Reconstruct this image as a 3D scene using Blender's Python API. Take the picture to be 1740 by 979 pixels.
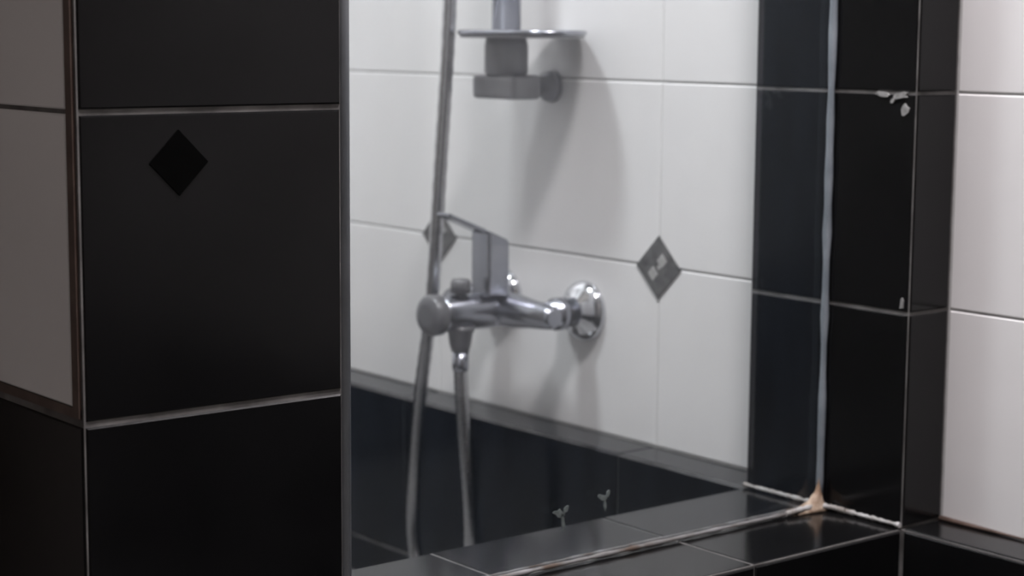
import bpy, math, random
from mathutils import Vector, Matrix
random.seed(7)
for o in list(bpy.data.objects): bpy.data.objects.remove(o)
S = bpy.context.scene
COL = S.collection

# ------------------------------------------------------------------ camera
cam = bpy.data.cameras.new('camera'); camo = bpy.data.objects.new('camera', cam); COL.objects.link(camo)
fw = Vector((-0.77210497, 0.62108261, -0.13457456))
ri = Vector((0.62603034, 0.77976749, 0.0069767))
up = Vector((-0.10926998, 0.07886101, 0.99087891))
camo.matrix_world = Matrix(((ri.x, up.x, -fw.x, 1.0919), (ri.y, up.y, -fw.y, -1.3988), (ri.z, up.z, -fw.z, 0.4516), (0, 0, 0, 1)))
cam.sensor_width = 36.0; cam.lens = 36.0 * 3196.7 / 1740.0
cam.clip_start = 0.02; cam.clip_end = 50
cam.dof.use_dof = True; cam.dof.focus_distance = 1.36
cam.dof.aperture_fstop = (cam.lens / 1000.0) / 0.008
S.camera = camo

# ------------------------------------------------------------------ world, exposure
w = bpy.data.worlds.new('world'); S.world = w; w.use_nodes = True
w.node_tree.nodes['Background'].inputs[0].default_value = (0.5, 0.5, 0.52, 1)
w.node_tree.nodes['Background'].inputs[1].default_value = 0.02
S.view_settings.view_transform = 'Standard'; S.view_settings.look = 'None'
S.view_settings.gamma = 1.0; S.view_settings.use_curve_mapping = False
S.view_settings.exposure = 0.0
LAMP_POS = (-0.62, -0.75, 2.0); LAMP_STRENGTH = 124.0
LAMP2_POS = (0.52, -0.62, 2.0); LAMP2_STRENGTH = 248.0

# ------------------------------------------------------------------ materials
def mat(name):
    m = bpy.data.materials.new(name); m.use_nodes = True
    return m, m.node_tree, m.node_tree.nodes['Principled BSDF']
def noise(nt, scale, detail=3, stretch=None):
    tc = nt.nodes.new('ShaderNodeTexCoord'); g = nt.nodes.new('ShaderNodeNewGeometry')
    n = nt.nodes.new('ShaderNodeTexNoise'); n.inputs['Scale'].default_value = scale; n.inputs['Detail'].default_value = detail
    if stretch:
        mp = nt.nodes.new('ShaderNodeMapping'); mp.inputs['Scale'].default_value = stretch
        nt.links.new(g.outputs['Position'], mp.inputs[0]); nt.links.new(mp.outputs[0], n.inputs['Vector'])
    else: nt.links.new(g.outputs['Position'], n.inputs['Vector'])
    return n
def ramp(nt, src, stops):
    r = nt.nodes.new('ShaderNodeValToRGB'); e = r.color_ramp.elements
    while len(e) < len(stops): e.new(0.5)
    for el, (p, c) in zip(e, stops): el.position = p; el.color = c if len(c) == 4 else (*c, 1)
    nt.links.new(src, r.inputs[0]); return r
def bump(nt, b, src, strength, dist):
    bp = nt.nodes.new('ShaderNodeBump'); bp.inputs['Strength'].default_value = strength; bp.inputs['Distance'].default_value = dist
    nt.links.new(src, bp.inputs['Height']); nt.links.new(bp.outputs[0], b.inputs['Normal'])
def simple(name, c0, c1, rough, scale=20, metal=0.0, bmp=0.0, bdist=0.001, spec=0.5, stretch=None):
    m, nt, b = mat(name); n = noise(nt, scale, 4, stretch)
    r = ramp(nt, n.outputs[0], [(0.3, c0), (0.7, c1)]); nt.links.new(r.outputs[0], b.inputs['Base Color'])
    b.inputs['Roughness'].default_value = rough; b.inputs['Metallic'].default_value = metal
    b.inputs['Specular IOR Level'].default_value = spec
    if bmp: bump(nt, b, n.outputs[0], bmp, bdist)
    return m
M = {}
M['white'] = simple('white_glazed_tile', (.76, .755, .75), (.80, .795, .79), .22, 5, bmp=.05, bdist=.002)
M['black'] = simple('black_glazed_tile', (.0035, .0035, .0038), (.006, .006, .0064), .15, 9, bmp=.04, bdist=.002, spec=.26)
M['grout_w'] = simple('grey_white_grout', (.40, .40, .39), (.50, .50, .49), .9, 60)
M['grout_b'] = simple('grey_cement_grout', (.055, .052, .05), (.17, .165, .16), .9, 30, bmp=.4, bdist=.0008)
M['plaster'] = simple('white_plaster', (.20, .18, .165), (.25, .23, .21), .8, 4, bmp=.1)
M['ceiling'] = simple('ceiling_paint', (.80, .80, .79), (.83, .83, .82), .9, 4)
M['floor'] = simple('grey_floor_tile', (.16, .155, .15), (.24, .235, .23), .35, 8)
M['chrome'] = simple('chrome', (.62, .63, .66), (.70, .71, .74), .10, 6, metal=1.0)
M['chrome_dull'] = simple('dull_chrome', (.30, .31, .35), (.40, .41, .45), .24, 30, metal=1.0)
M['plastic_grey'] = simple('grey_plastic', (.22, .22, .23), (.30, .30, .31), .3, 20)
M['plastic_dark'] = simple('dark_grey_plastic', (.075, .075, .08), (.12, .12, .125), .3, 20)
M['hose'] = simple('silver_hose', (.44, .44, .45), (.56, .56, .57), .24, 300, metal=1.0, bmp=.3, bdist=.001)
M['trim'] = simple('grey_edge_strip', (.13, .145, .16), (.20, .215, .235), .35, 25)
M['brown'] = simple('brown_stained_silicone', (.055, .032, .025), (.11, .075, .06), .6, 40)
M['insert'] = simple('grey_marble_insert', (.045, .045, .045), (.12, .12, .118), .3, 90)
M['insert_light'] = simple('light_marble_insert', (.30, .30, .29), (.45, .45, .44), .3, 90)
M['insert_black'] = simple('jet_black_insert', (.0008, .0008, .0008), (.0015, .0015, .0015), .7, 60, spec=.03)
M['rust'] = simple('rust_stained_silicone', (.15, .07, .03), (.50, .40, .31), .7, 90, bmp=.6, bdist=.002)
M['chip'] = simple('dried_white_grout', (.14, .14, .138), (.34, .34, .33), .9, 160, bmp=.5)
M['scum'] = simple('limescale', (.05, .062, .06), (.15, .175, .17), .8, 150)
def lampmat(name, col, strength):
    m, nt, b = mat(name); b.inputs['Base Color'].default_value = (.9, .9, .9, 1)
    b.inputs['Emission Color'].default_value = col; b.inputs['Emission Strength'].default_value = strength
    return m
M['lamp'] = lampmat('cool_lamp_diffuser', (.93, .96, 1, 1), LAMP_STRENGTH)
M['lamp_warm'] = lampmat('warm_lamp_diffuser', (1, .935, .965, 1), LAMP2_STRENGTH)
def silicone():          # whitish silicone, brown mould patches here and there
    m, nt, b = mat('old_white_silicone'); n = noise(nt, 38, 5)
    r = ramp(nt, n.outputs[0], [(0.36, (.085, .06, .045)), (0.48, (.15, .145, .14)), (0.7, (.24, .24, .245))])
    nt.links.new(r.outputs[0], b.inputs['Base Color']); b.inputs['Roughness'].default_value = .5
    return m
M['silicone'] = silicone()
M['silicone_pale'] = simple('pale_silicone', (.22, .20, .18), (.50, .50, .50), .5, 55)
M['silicone_cool'] = simple('clear_silicone_bead', (.17, .195, .22), (.27, .30, .33), .4, 30)
def glassmat():          # thin clear pane with a film of dried water streaks
    m, nt, b = mat('streaked_glass'); nt.nodes.remove(b); out = nt.nodes['Material Output']
    tr = nt.nodes.new('ShaderNodeBsdfTransparent'); tr.inputs[0].default_value = (.975, .985, .985, 1)
    gl = nt.nodes.new('ShaderNodeBsdfGlossy'); gl.inputs['Roughness'].default_value = .03
    lw = nt.nodes.new('ShaderNodeLayerWeight'); lw.inputs[0].default_value = .5
    pw = nt.nodes.new('ShaderNodeMath'); pw.operation = 'POWER'; pw.inputs[1].default_value = 5
    fr = nt.nodes.new('ShaderNodeMath'); fr.operation = 'MULTIPLY_ADD'; fr.inputs[1].default_value = .96; fr.inputs[2].default_value = .04
    nt.links.new(lw.outputs['Facing'], pw.inputs[0]); nt.links.new(pw.outputs[0], fr.inputs[0])
    mx = nt.nodes.new('ShaderNodeMixShader')
    nt.links.new(fr.outputs[0], mx.inputs[0]); nt.links.new(tr.outputs[0], mx.inputs[1]); nt.links.new(gl.outputs[0], mx.inputs[2])
    df = nt.nodes.new('ShaderNodeBsdfDiffuse'); df.inputs[0].default_value = (.42, .55, .75, 1)
    n = noise(nt, 6, 5, (1, 14, 1.2))
    mr = nt.nodes.new('ShaderNodeMapRange'); mr.inputs[1].default_value = .3; mr.inputs[2].default_value = .8
    mr.inputs[3].default_value = .006; mr.inputs[4].default_value = .020
    nt.links.new(n.outputs[0], mr.inputs[0])
    m2 = nt.nodes.new('ShaderNodeMixShader'); nt.links.new(mr.outputs[0], m2.inputs[0])
    nt.links.new(mx.outputs[0], m2.inputs[1]); nt.links.new(df.outputs[0], m2.inputs[2]); nt.links.new(m2.outputs[0], out.inputs[0])
    return m
M['glass'] = glassmat()

# ------------------------------------------------------------------ mesh helpers
class MB:
    def __init__(s): s.v = []; s.f = []; s.sm = []
    def add(s, vs, fs, smooth=False):
        k = len(s.v); s.v += [tuple(v) for v in vs]
        for f in fs: s.f.append(tuple(i + k for i in f)); s.sm.append(smooth)
        return s
    def box(s, a, b):
        (x0, y0, z0), (x1, y1, z1) = a, b
        return s.add([(x0,y0,z0),(x1,y0,z0),(x1,y1,z0),(x0,y1,z0),(x0,y0,z1),(x1,y0,z1),(x1,y1,z1),(x0,y1,z1)],
              [(0,3,2,1),(4,5,6,7),(0,1,5,4),(1,2,6,5),(2,3,7,6),(3,0,4,7)])
    def lathe(s, o, d, prof, n=32, smooth=True):      # prof: (distance along d, radius)
        o = Vector(o); d = Vector(d).normalized(); a = d.orthogonal().normalized(); b = d.cross(a)
        vs = []; fs = []
        for t, r in prof:
            for i in range(n):
                an = 2*math.pi*i/n; vs.append(o + d*t + (a*math.cos(an) + b*math.sin(an))*r)
        m = len(prof)
        for j in range(m-1):
            for i in range(n): fs.append((j*n+i, j*n+(i+1)%n, (j+1)*n+(i+1)%n, (j+1)*n+i))
        s.add(vs, fs, smooth)
        s.add([], []); k = len(s.v) - len(vs)
        s.f.append(tuple(k+i for i in reversed(range(n)))); s.sm.append(False)
        s.f.append(tuple(k+(m-1)*n+i for i in range(n))); s.sm.append(False)
        return s
    def tube(s, pts, r, n=14):
        pts = [Vector(p) for p in pts]; vs = []; fs = []
        t = (pts[1]-pts[0]).normalized(); a = t.orthogonal().normalized()
        for j, p in enumerate(pts):
            t = (pts[min(j+1, len(pts)-1)] - pts[max(j-1, 0)]).normalized()
            a = (a - t*a.dot(t)).normalized(); b = t.cross(a)
            rr = r(j) if callable(r) else r
            for i in range(n):
                an = 2*math.pi*i/n; vs.append(p + (a*math.cos(an) + b*math.sin(an))*rr)
        for j in range(len(pts)-1):
            for i in range(n): fs.append((j*n+i, j*n+(i+1)%n, (j+1)*n+(i+1)%n, (j+1)*n+i))
        k = len(s.v); s.add(vs, fs, True)
        s.f.append(tuple(k+i for i in reversed(range(n)))); s.sm.append(False)
        s.f.append(tuple(k+(len(pts)-1)*n+i for i in range(n))); s.sm.append(False)
        return s
    def prism(s, outline, d0, d1, fn):    # outline 2D pts, fn(u, v, depth) -> 3D
        n = len(outline); vs = [fn(u, v, d0) for u, v in outline] + [fn(u, v, d1) for u, v in outline]
        fs = [tuple(range(n)), tuple(reversed(range(n, 2*n)))] + [(i, n+i, n+(i+1)%n, (i+1)%n) for i in range(n)]
        return s.add(vs, fs)
    def mesh(s, name, material):
        me = bpy.data.meshes.new(name); me.from_pydata(s.v, [], s.f); me.polygons.foreach_set('use_smooth', s.sm)
        me.materials.append(M[material]); 
        import bmesh
        bm = bmesh.new(); bm.from_mesh(me); bmesh.ops.recalc_face_normals(bm, faces=bm.faces); bm.to_mesh(me); bm.free()
        return me
    def build(s, name, material, parent=None, label=None):
        return link(name, s.mesh(name, material), parent, label=label)
def link(name, me, parent=None, loc=None, label=None):
    o = bpy.data.objects.new(name, me); COL.objects.link(o)
    if parent:
        o.parent = parent
        o.matrix_parent_inverse = Matrix.Translation(parent.location).inverted()
    if loc: o.location = loc
    if label: o['label'] = label
    return o
def struct(o, label=None):
    o['kind'] = 'structure'
    if label: o['label'] = label
    return o
def thing(name, label, cat, loc=(0, 0, 0), group=None):
    o = bpy.data.objects.new(name, None); COL.objects.link(o); o.location = loc; o.empty_display_size = .05
    o['label'] = label; o['category'] = cat
    if group: o['group'] = group
    return o
# tiles: bevelled slabs, mesh data shared between alike ones. n = 'y-' faces -Y, 'y+' +Y, 'x+' +X, 'x-' -X, 'z+' up
TC = {}
def tile(parent, n, plane, u0, u1, v0, v1, material, gap=.002, name='tile', proud=0.0, gapu=None):
    wdt = round(u1-u0-(gapu or gap), 4); hgt = round(v1-v0-gap, 4)
    if wdt < .004 or hgt < .004: return
    key = (n, wdt, hgt, material)
    if key not in TC:
        c = .0012; t = .004; a, b = wdt/2, hgt/2
        loc = [(-a,-b,-t),(a,-b,-t),(a,b,-t),(-a,b,-t),(-a,-b,-c),(a,-b,-c),(a,b,-c),(-a,b,-c),(-a+c,-b+c,0),(a-c,-b+c,0),(a-c,b-c,0),(-a+c,b-c,0)]
        f = {'y-': lambda u,v,d: (u,-d,v), 'y+': lambda u,v,d: (u,d,v), 'x+': lambda u,v,d: (d,u,v), 'x-': lambda u,v,d: (-d,u,v), 'z+': lambda u,v,d: (u,v,d)}[n]
        fs = [(8,9,10,11),(0,3,2,1)]
        for k in (0, 4): fs += [(k+i, k+(i+1)%4, k+4+(i+1)%4, k+4+i) for i in range(4)]
        TC[key] = MB().add([f(*p) for p in loc], fs).mesh('tile', material)
    uc, vc = (u0+u1)/2, (v0+v1)/2
    d = plane + random.uniform(-.0003, .0003) + proud
    loc = {'y': (uc, d, vc), 'x': (d, uc, vc), 'z': (uc, vc, d)}[n[0]]
    o = link(name, TC[key], parent, loc)
    return o
def tiles(parent, n, plane, us, vs, material, gap=.002, gapu=None):
    for i in range(len(us)-1):
        for j in range(len(vs)-1): tile(parent, n, plane, us[i], us[i+1], vs[j], vs[j+1], material, gap, gapu=gapu)
def rng(a, b, step, start):       # joints at start + k*step, clipped to [a, b]
    out = [a]; k = math.ceil((a - start)/step + 1e-6)
    while start + k*step < b - 1e-6: out.append(start + k*step); k += 1
    return out + [b]

# ------------------------------------------------------------------ room shell
ZC, ZF, ZS = 2.0, -.5, -.25          # ceiling, bathroom floor, shower floor
XL, XR, YF = -1.4, 1.75, -3.2         # room extents, back wall at y = 0
YS = -1.5                             # far end of the stall behind the partition
P = .057                              # depth of ledge and pilaster
R = .0012                             # grout recess
Z = [i*.2 for i in range(0, 10)] + [ZC]
wb = struct(MB().box((XL-.1, R, ZF-.1), (XR+.1, .1, ZC+.1)).build('wall_back', 'grout_w'), 'white tiled wall with the shower fittings')
tiles(wb, 'y-', 0, rng(XL, -.2, .4, -.392), Z, 'white', .002, .0007)
tiles(wb, 'y-', 0, rng(0, XR, .4, 0), Z, 'white')
wl = struct(MB().box((XL-.1, YS, ZF-.1), (XL-R, R, ZC+.1)).build('wall_left', 'grout_w'))
tiles(wl, 'x+', XL, [-1.5, -1.2, -.8, -.4, 0], Z, 'white')
tiles(wl, 'x+', XL, [-1.5, -1.2, -.8, -.4, 0], [ZS, -.2, 0], 'black', .003)
struct(MB().box((XL-.1, YS-.1, ZF-.1), (-.3, YS, ZC+.1)).build('wall_stall', 'plaster'))
struct(MB().box((-.4, YS, ZF-.1), (-.3, -.872+.01, ZC+.1)).build('wall_side', 'plaster'))
struct(MB().box((XL-.1, YF-.1, ZF-.1), (XL, YS-.1, ZC+.1)).build('wall_entrance', 'plaster'))
struct(MB().box((XR, YF-.1, ZF-.1), (XR+.1, .1, ZC+.1)).build('wall_right', 'plaster'))
struct(MB().box((XL-.1, YF-.1, ZF-.1), (XR+.1, YF, ZC+.1)).build('wall_front', 'plaster'))
struct(MB().box((XL-.1, YF-.1, ZC), (XR+.1, .1, ZC+.1)).build('ceiling', 'ceiling'))
struct(MB().box((XL-.1, YF-.1, ZF-.1), (XR+.1, .1, ZF)).build('floor', 'floor'))
struct(MB().box((XL, YS, ZF), (-.2, -P, ZS)).build('floor_shower', 'floor'))

# black dado under the back wall, its top a narrow ledge
dd = struct(MB().box((XL, -P+R, ZF), (XR, R, -R)).build('wall_dado', 'grout_b'), 'black tiled lower wall with a narrow ledge on top')
tiles(dd, 'z+', 0, rng(XL, -.2, .4, -.392), [-P+.0008, -.0005], 'black', .003, .0008)
tiles(dd, 'z+', 0, rng(0, XR, .2, 0), [-P+.0008, -.0005], 'black', .003)
tiles(dd, 'y-', -P, rng(XL, -.2, .4, -.392), [ZS, -.2, -.0005], 'black', .003, .0008)
tiles(dd, 'y-', -P, rng(0, XR, .2, 0), [ZF, -.4, -.2, -.0005], 'black', .004)

MB().tube([(x, -.0035, .002) for x in (.002, .02, .045, .07, .1)], lambda j: (.003, .0026, .0022, .0016, .0008)[j], 8).build('stained_joint', 'brown', dd, 'brown stained joint at the foot of the white tiles')

# black pilaster where the glass meets the wall
pl = struct(MB().box((-.2+R, -P+R, 0), (-R, R, ZC)).build('wall_pilaster', 'grout_b'), 'black tiled pilaster between the white wall tiles')
tiles(pl, 'y-', -P, [-.2, -.0005], Z, 'black', .003)
tiles(pl, 'x+', 0, [-P+.0005, 0], Z, 'black', .003)
tiles(pl, 'x-', -.2, [-P, 0], Z, 'black', .003)
def blob(cx, cz, rx, rz, rot, seed):
    rr = random.Random(seed); pts = []
    for i in range(11):
        a = 2*math.pi*i/11; k = rr.uniform(.6, 1.15); u, v = rx*k*math.cos(a), rz*k*math.sin(a)
        pts.append((cx + u*math.cos(rot) - v*math.sin(rot), cz + u*math.sin(rot) + v*math.cos(rot)))
    return pts
for k, (cx, cz, rx, rz, ro) in enumerate([(-.040, .3985, .008, .0028, -.1), (-.018, .3975, .009, .0036, .1), (-.0125, .385, .0042, .0065, -.5), (-.0085, .209, .0022, .006, -.1), (-.027, .393, .003, .0022, .5)]):
    MB().prism(blob(cx, cz, rx, rz, ro, k), -P-.0012, -P+.001, lambda u, v, d: (u, d, v)).build('grout_chip', 'chip', pl, 'dried white grout smear' if k == 0 else None)

# tiled partition at the near end of the screen
pa = struct(MB().box((-.4+R, -.872+R, ZF), (-R, -.672-R, ZC)).build('wall_partition', 'grout_b'), 'dark tiled partition wall the glass screen is fixed to')
ZB = [ZF, -.4, -.2, 0] + Z[1:]
tiles(pa, 'x+', 0, [-.8715, -.672], ZB, 'black', .0038)
tiles(pa, 'y-', -.872, [-.4, -.2, -.0135], [.2085] + [z for z in ZB if z > .2 + 1e-6], 'white', .003)
tiles(pa, 'y-', -.872, [-.4, -.2, -.0005], [z for z in ZB if z <= .2 + 1e-6], 'black', .0038)
tiles(pa, 'y+', -.672, [-.4, -.2, -.0005], Z, 'white', .002)
tiles(pa, 'y+', -.672, [-.4, -.2], [ZS, 0], 'black', .003)
tiles(pa, 'x-', -.4, [-.872, -.672], Z, 'white', .002)
MB().box((-.0128, -.8728, .204), (-.004, -.868, ZC)).build('edge_strip', 'brown', pa, 'brown stained strip along the tile edge')
MB().box((-.4, -.8716, .203), (-.004, -.868, .2095)).build('joint_strip', 'brown', pa)
tr = MB(); tr.tube([(-.005, -.6695, ZF), (-.005, -.6695, ZC)], .0055, 20)
tr.box((-.012, -.674, ZF), (-.004, -.6665, ZC))
struct(tr.build('trim_1', 'trim'), 'grey rounded edge strip on the partition corner')

# diamond inserts
def diamond(parent, n, plane, u, v, a, b, m, base='insert', light='insert_light', depth=.0014):
    f = (lambda uu, vv, d: (uu, plane - d, vv)) if n == 'y-' else (lambda uu, vv, d: (plane + d, uu, vv))
    q = MB(); c = .002
    o1 = [(u-a, v), (u, v-b), (u+a, v), (u, v+b)]
    q.prism(o1, -.003, depth, f); d = q.build('diamond_insert', base, parent, m)
    if light:
        for du, dv, k in ((.18, .22, .23), (-.22, -.2, .23), (.05, 0.02, .10)):
            cu, cv = u + du*a, v + dv*b
            MB().prism([(cu-a*k, cv), (cu, cv-b*k), (cu+a*k, cv), (cu, cv+b*k)], depth-.0005, depth+.0006, f).build('lozenge', light, d)
    return d
for x in (-.392, -.792, -1.192): diamond(wb, 'y-', 0, x, .199, .035, .035, 'grey marbled diamond set where the tile joints meet')
diamond(pa, 'x+', 0, -.80, .366, .0215, .0215, 'jet black diamond on the black tile', 'insert_black', None, .0008)

# ------------------------------------------------------------------ curb under the glass
cu = thing('shower_curb', 'low black tiled curb carrying the glass screen', 'curb', (-.1, -.36, ZF))
MB().box((-.2+R, -.672, ZF), (-R, -P, -R)).build('core', 'grout_b', cu)
YJ = [-.672, -.65, -.45, -.25, -P-.0006]
tiles(cu, 'z+', -.0004, [-.2, -.1, -.0005], YJ, 'black', .0022, .0035)
tiles(cu, 'x+', 0, YJ, [ZF, -.4, -.2, -.0005], 'black', .0038, .001)
tiles(cu, 'x-', -.2, YJ, [ZS, -.0005], 'black', .003)

# ------------------------------------------------------------------ glass screen
gp = thing('glass_screen', 'clear water-streaked fixed glass shower screen on the black curb', 'glass screen', (-.1, -.36, 0))
MB().box((-.104, -.671, .002), (-.096, -P-.002, 1.6)).build('pane', 'glass', gp)
def bead(pts, r, m, label=None, jit=.25, seed=1):
    rr = random.Random(seed); n = 60; P2 = []
    for i in range(n+1):
        t = i/n*(len(pts)-1); k = min(int(t), len(pts)-2); P2.append(Vector(pts[k]).lerp(Vector(pts[k+1]), t-k))
    rs = [r*(1+rr.uniform(-jit, jit)) for _ in P2]
    return MB().tube(P2, lambda j: rs[j], 10).build('silicone_bead', m, gp, label)
bead([(-.0985, -P-.003, .0), (-.0985, -P-.003, 1.6)], .0036, 'silicone_cool', 'bluish grey silicone bead against the pilaster', .25, 3)
bead([(-.0947, -.671, .0026), (-.0947, -P-.004, .0026)], .0019, 'silicone', 'stained white silicone bead along the curb', .3, 4)
bead([(-.1053, -.671, .0019), (-.1053, -P-.004, .0019)], .0013, 'silicone', None, .3, 5)
bead([(-.2, -P-.001, .0031), (-.1, -P-.001, .0031), (-.001, -P-.001, .0031)], .0021, 'silicone_pale', None, .45, 6)
# lumpy stained silicone where screen, curb and pilaster meet
lump = MB(); rr = random.Random(5); n, m_ = 18, 8; vs = []; fs = []
cx, cy, cz = -.096, -.064, 0.0
for j in range(m_+1):
    ph = j/m_*math.pi/2
    for i in range(n):
        a = 2*math.pi*i/n; k = rr.uniform(.85, 1.1)
        ex = .011 if math.cos(a) > 0 else .012
        ey = .007 if math.sin(a) > 0 else .036
        h = math.sin(ph)**1.6
        vs.append((cx + ex*math.cos(a)*(1-j/m_*.95)**1.4*k, cy + ey*math.sin(a)*(1-j/m_*.95)**2.2*k, cz + .0005 + .030*(j/m_)**1.15*rr.uniform(.9, 1.05)))
for j in range(m_):
    for i in range(n): fs.append((j*n+i, j*n+(i+1) % n, (j+1)*n+(i+1) % n, (j+1)*n+i))
fs.append(tuple(reversed(range(n))))
lump.add(vs, fs, True).build('silicone_lump', 'rust', gp, 'rust-brown stained silicone lump in the corner')
bead([(-.0935, -.112, .0032), (-.093, -.09, .0046), (-.0925, -.066, .0046), (-.080, -.0605, .0042), (-.066, -.0595, .0036)], .0026, 'silicone_pale', 'thick pale silicone in the corner', .25, 9)
# limescale splashes low on the pane
def splash(y, z, s, seed):
    f = lambda u, v, d: (-.096 + d, u, v); r_ = random.Random(seed)
    for du, dv, a_, b_, ro in ((-.003, .002, .0085, .0042, -.35), (.0055, .0055, .0030, .0048, -.5), (.0012, -.007, .0024, .0095, .12)):
        o_ = [(y + s*p, z + s*q) for p, q in blob(du, dv, a_, b_, ro, seed + int(1000*a_))]
        MB().prism(o_, -.0003, .0004, f).build('limescale_spot', 'scum', gp)
splash(-.387, .045, .9, 1); splash(-.339, .052, .7, 2)

# ------------------------------------------------------------------ shower mixer
CX, CY, CZ_ = -.588, -.062, .137
mx = thing('shower_mixer', 'chrome wall mixer tap with two round wall plates and lever', 'mixer tap', (CX, 0, CZ_))
for x in (-.513, -.663):
    MB().lathe((x, 0, CZ_), (0, -1, 0), [(0, .035), (.003, .0352), (.008, .033), (.014, .026), (.018, .018), (.020, .0165)], 40).build('wall_plate', 'chrome', mx)
    MB().lathe((x, -.012, CZ_), (0, -1, 0), [(0, .0135), (.02, .0135), (.021, .0185), (.034, .0185), (.036, .015), (.05, .014)], 6 if False else 28).build('union_nut', 'chrome_dull', mx)
MB().lathe((-.690, CY, CZ_-.001), (1, 0, 0), [(0, .008), (.004, .0135), (.05, .0165), (.075, .020), (.128, .020), (.155, .0165), (.19, .0135), (.197, .010)], 36).build('body', 'chrome_dull', mx)
sp = MB().lathe((CX-.004, CY, CZ_-.001), (-.01, -1, 0), [(0, .0215), (.02, .0215), (.045, .0205), (.082, .0205), (.086, .019)], 36).build('cartridge_housing', 'chrome_dull', mx)
MB().lathe((CX-.005, -.147, CZ_-.001), (-.01, -1, 0), [(0, .019), (.003, .0235), (.015, .0235), (.019, .020), (.021, .012)], 36).build('end_cap', 'plastic_dark', mx)
lv = MB()      # upright block with a thin sloping handle plate on top, reaching forward
lv.prism([(-.098, .154), (-.098, .2305), (-.070, .2185), (-.068, .214), (-.068, .154)], -.600, -.567, lambda u, v, d: (d, u, v))
lo = lv.build('lever', 'chrome_dull', mx)
bv = lo.modifiers.new('bevel', 'BEVEL'); bv.width = .0025; bv.segments = 3
hp = MB().prism([(-.098, .226), (-.150, .2475), (-.150, .2525), (-.098, .2315)], -.596, -.571, lambda u, v, d: (d, u, v)).build('handle_plate', 'chrome_dull', lo)
bv = hp.modifiers.new('bevel', 'BEVEL'); bv.width = .0015; bv.segments = 2
MB().lathe((CX, -.122, .150), (0, 0, 1), [(0, .007), (.008, .007), (.009, .0115), (.022, .0115), (.025, .009)], 24).build('diverter_knob', 'plastic_dark', mx)
MB().lathe((CX, -.122, .122), (0, 0, -1), [(0, .0165), (.006, .0165), (.008, .0145), (.022, .0125), (.03, .010)], 24).build('hose_outlet', 'plastic_dark', mx)

# ------------------------------------------------------------------ slide rail with soap shelf
RX, RY = -.586, -.06
rs = thing('slide_rail', 'vertical chrome slide rail with soap shelf above a square end block', 'shower rail', (RX, RY, .378))
MB().lathe((RX, RY, .380), (0, 0, 1), [(0, .0165), (.65, .0165), (.653, .013)], 32).build('rail', 'chrome_dull', rs)
A = [(-.528, -.002), (-.495, -.02), (-.472, -.045), (-.464, -.07), (-.475, -.095), (-.50, -.11), (-.58, -.114), (-.617, -.108), (-.617, -.08), (-.60, -.04), (-.575, -.002)]
for _ in range(2):                    # round the corners of the tray outline
    A = [q for (u0, v0), (u1, v1) in zip(A, A[1:] + A[:1]) for q in ((.75*u0+.25*u1, .75*v0+.25*v1), (.25*u0+.75*u1, .25*v0+.75*v1))]
so = MB().prism(A, .4455, .4505, lambda u, v, d: (u, v, d)).build('soap_shelf', 'plastic_grey', rs, 'thin grey soap shelf with rounded corners')
pts = [(u, v, .4515) for u, v in A]
MB().tube(pts + [pts[0]], .003, 8).build('rim', 'chrome_dull', so)
MB().lathe((RX, RY, .403), (0, 0, 1), [(0, .022), (.004, .025), (.034, .025), (.0425, .023)], 32).build('shelf_clamp', 'plastic_grey', rs)
eb = MB().box((-.622, -.082, .377), (-.546, -.040, .4045)).build('end_block', 'plastic_grey', rs)
bv = eb.modifiers.new('bevel', 'BEVEL'); bv.width = .005; bv.segments = 3
MB().lathe((RX+.01, -.041, .391), (0, 1, 0), [(0, .0115), (.030, .0115), (.032, .017), (.0405, .019)], 28).build('wall_bracket', 'plastic_grey', rs)
MB().lathe((RX, -.05, .99), (0, 1, 0), [(0, .011), (.034, .011), (.036, .019), (.0495, .021)], 28).build('wall_bracket', 'plastic_grey', rs)
MB().lathe((RX, RY, .845), (0, 0, 1), [(0, .019), (.004, .022), (.034, .022), (.038, .019)], 28).lathe((RX-.018, RY-.014, .865), (-.5, -.8, 0), [(0, .010), (.028, .010), (.034, .008)], 20).build('hand_shower_holder', 'plastic_grey', rs)

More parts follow.
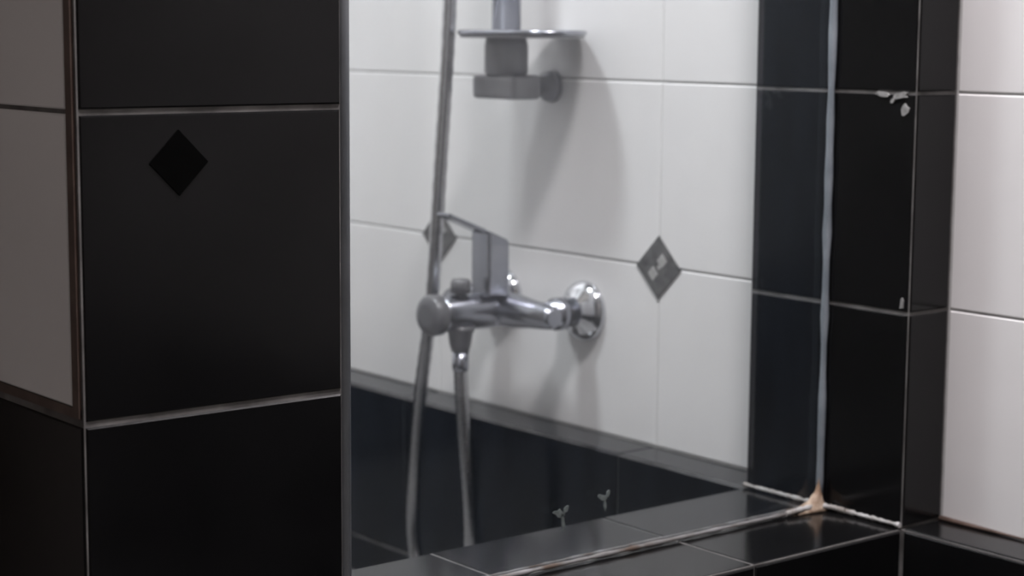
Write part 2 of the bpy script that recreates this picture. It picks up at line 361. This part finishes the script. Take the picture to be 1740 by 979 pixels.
# hand shower in the holder, above the picture
hs = thing('hand_shower', 'chrome hand shower resting in the slide rail holder', 'hand shower', (-.62, -.118, .80))
h0 = Vector((-.621, -.112, .80)); hd = Vector((-.05, -.22, 1)).normalized()
MB().lathe(h0, hd, [(0, .009), (.01, .0105), (.10, .0125), (.17, .0115), (.20, .010)], 24).build('handle', 'chrome', hs)
h1 = h0 + hd*.215
MB().lathe(h1 + Vector((.0, .02, .01)), (-.1, -.8, -.55), [(0, .012), (.010, .034), (.022, .046), (.030, .046), (.033, .042)], 36).build('head', 'chrome', hs)

# hose: from the mixer outlet down in a loop and up to the hand shower
K = [(-.588, -.122, .091), (-.587, -.122, .06), (-.582, -.121, .0), (-.572, -.120, -.08), (-.574, -.118, -.15), (-.598, -.114, -.205), (-.640, -.110, -.225), (-.684, -.106, -.205), (-.706, -.103, -.145), (-.703, -.102, -.06),
     (-.693, -.101, .031), (-.671, -.101, .146), (-.650, -.104, .31), (-.632, -.1065, .46), (-.625, -.108, .6), (-.6215, -.1095, .72), h0 - hd*.03, h0 - hd*.001]
K = [Vector(k) for k in K]; path = []
for i in range(len(K)-1):
    a, b, c, d = K[max(i-1, 0)], K[i], K[i+1], K[min(i+2, len(K)-1)]
    for j in range(14):
        t = j/14
        path.append(.5*((2*b) + (c-a)*t + (2*a-5*b+4*c-d)*t*t + (3*b-a-3*c+d)*t**3))
path.append(K[-1])
ho = thing('shower_hose', 'grey flexible hose looping down from the mixer and back up', 'hose', (-.588, -.122, .098))
MB().tube(path, lambda j: .0083 if j % 2 else .0077, 14).build('tube', 'hose', ho)
MB().lathe((-.588, -.122, .0915), (0, 0, -1), [(0, .0095), (.018, .0095), (.022, .0085)], 20).build('end_nut', 'chrome_dull', ho)

# ------------------------------------------------------------------ ceiling lamp
def ceiling_lamp(pos, label, m):
    la = thing('ceiling_lamp', label, 'lamp', pos)
    MB().lathe(pos, (0, 0, -1), [(0, .15), (.018, .15), (.02, .146)], 40).build('base', 'plaster', la)
    MB().lathe((pos[0], pos[1], pos[2]-.018), (0, 0, -1), [(0, .138), (.008, .136), (.02, .12), (.03, .08), (.034, .02)], 40).build('diffuser', m, la)
ceiling_lamp(LAMP_POS, 'round white ceiling lamp over the shower', 'lamp')
ceiling_lamp(LAMP2_POS, 'round white ceiling lamp outside the glass screen', 'lamp_warm')
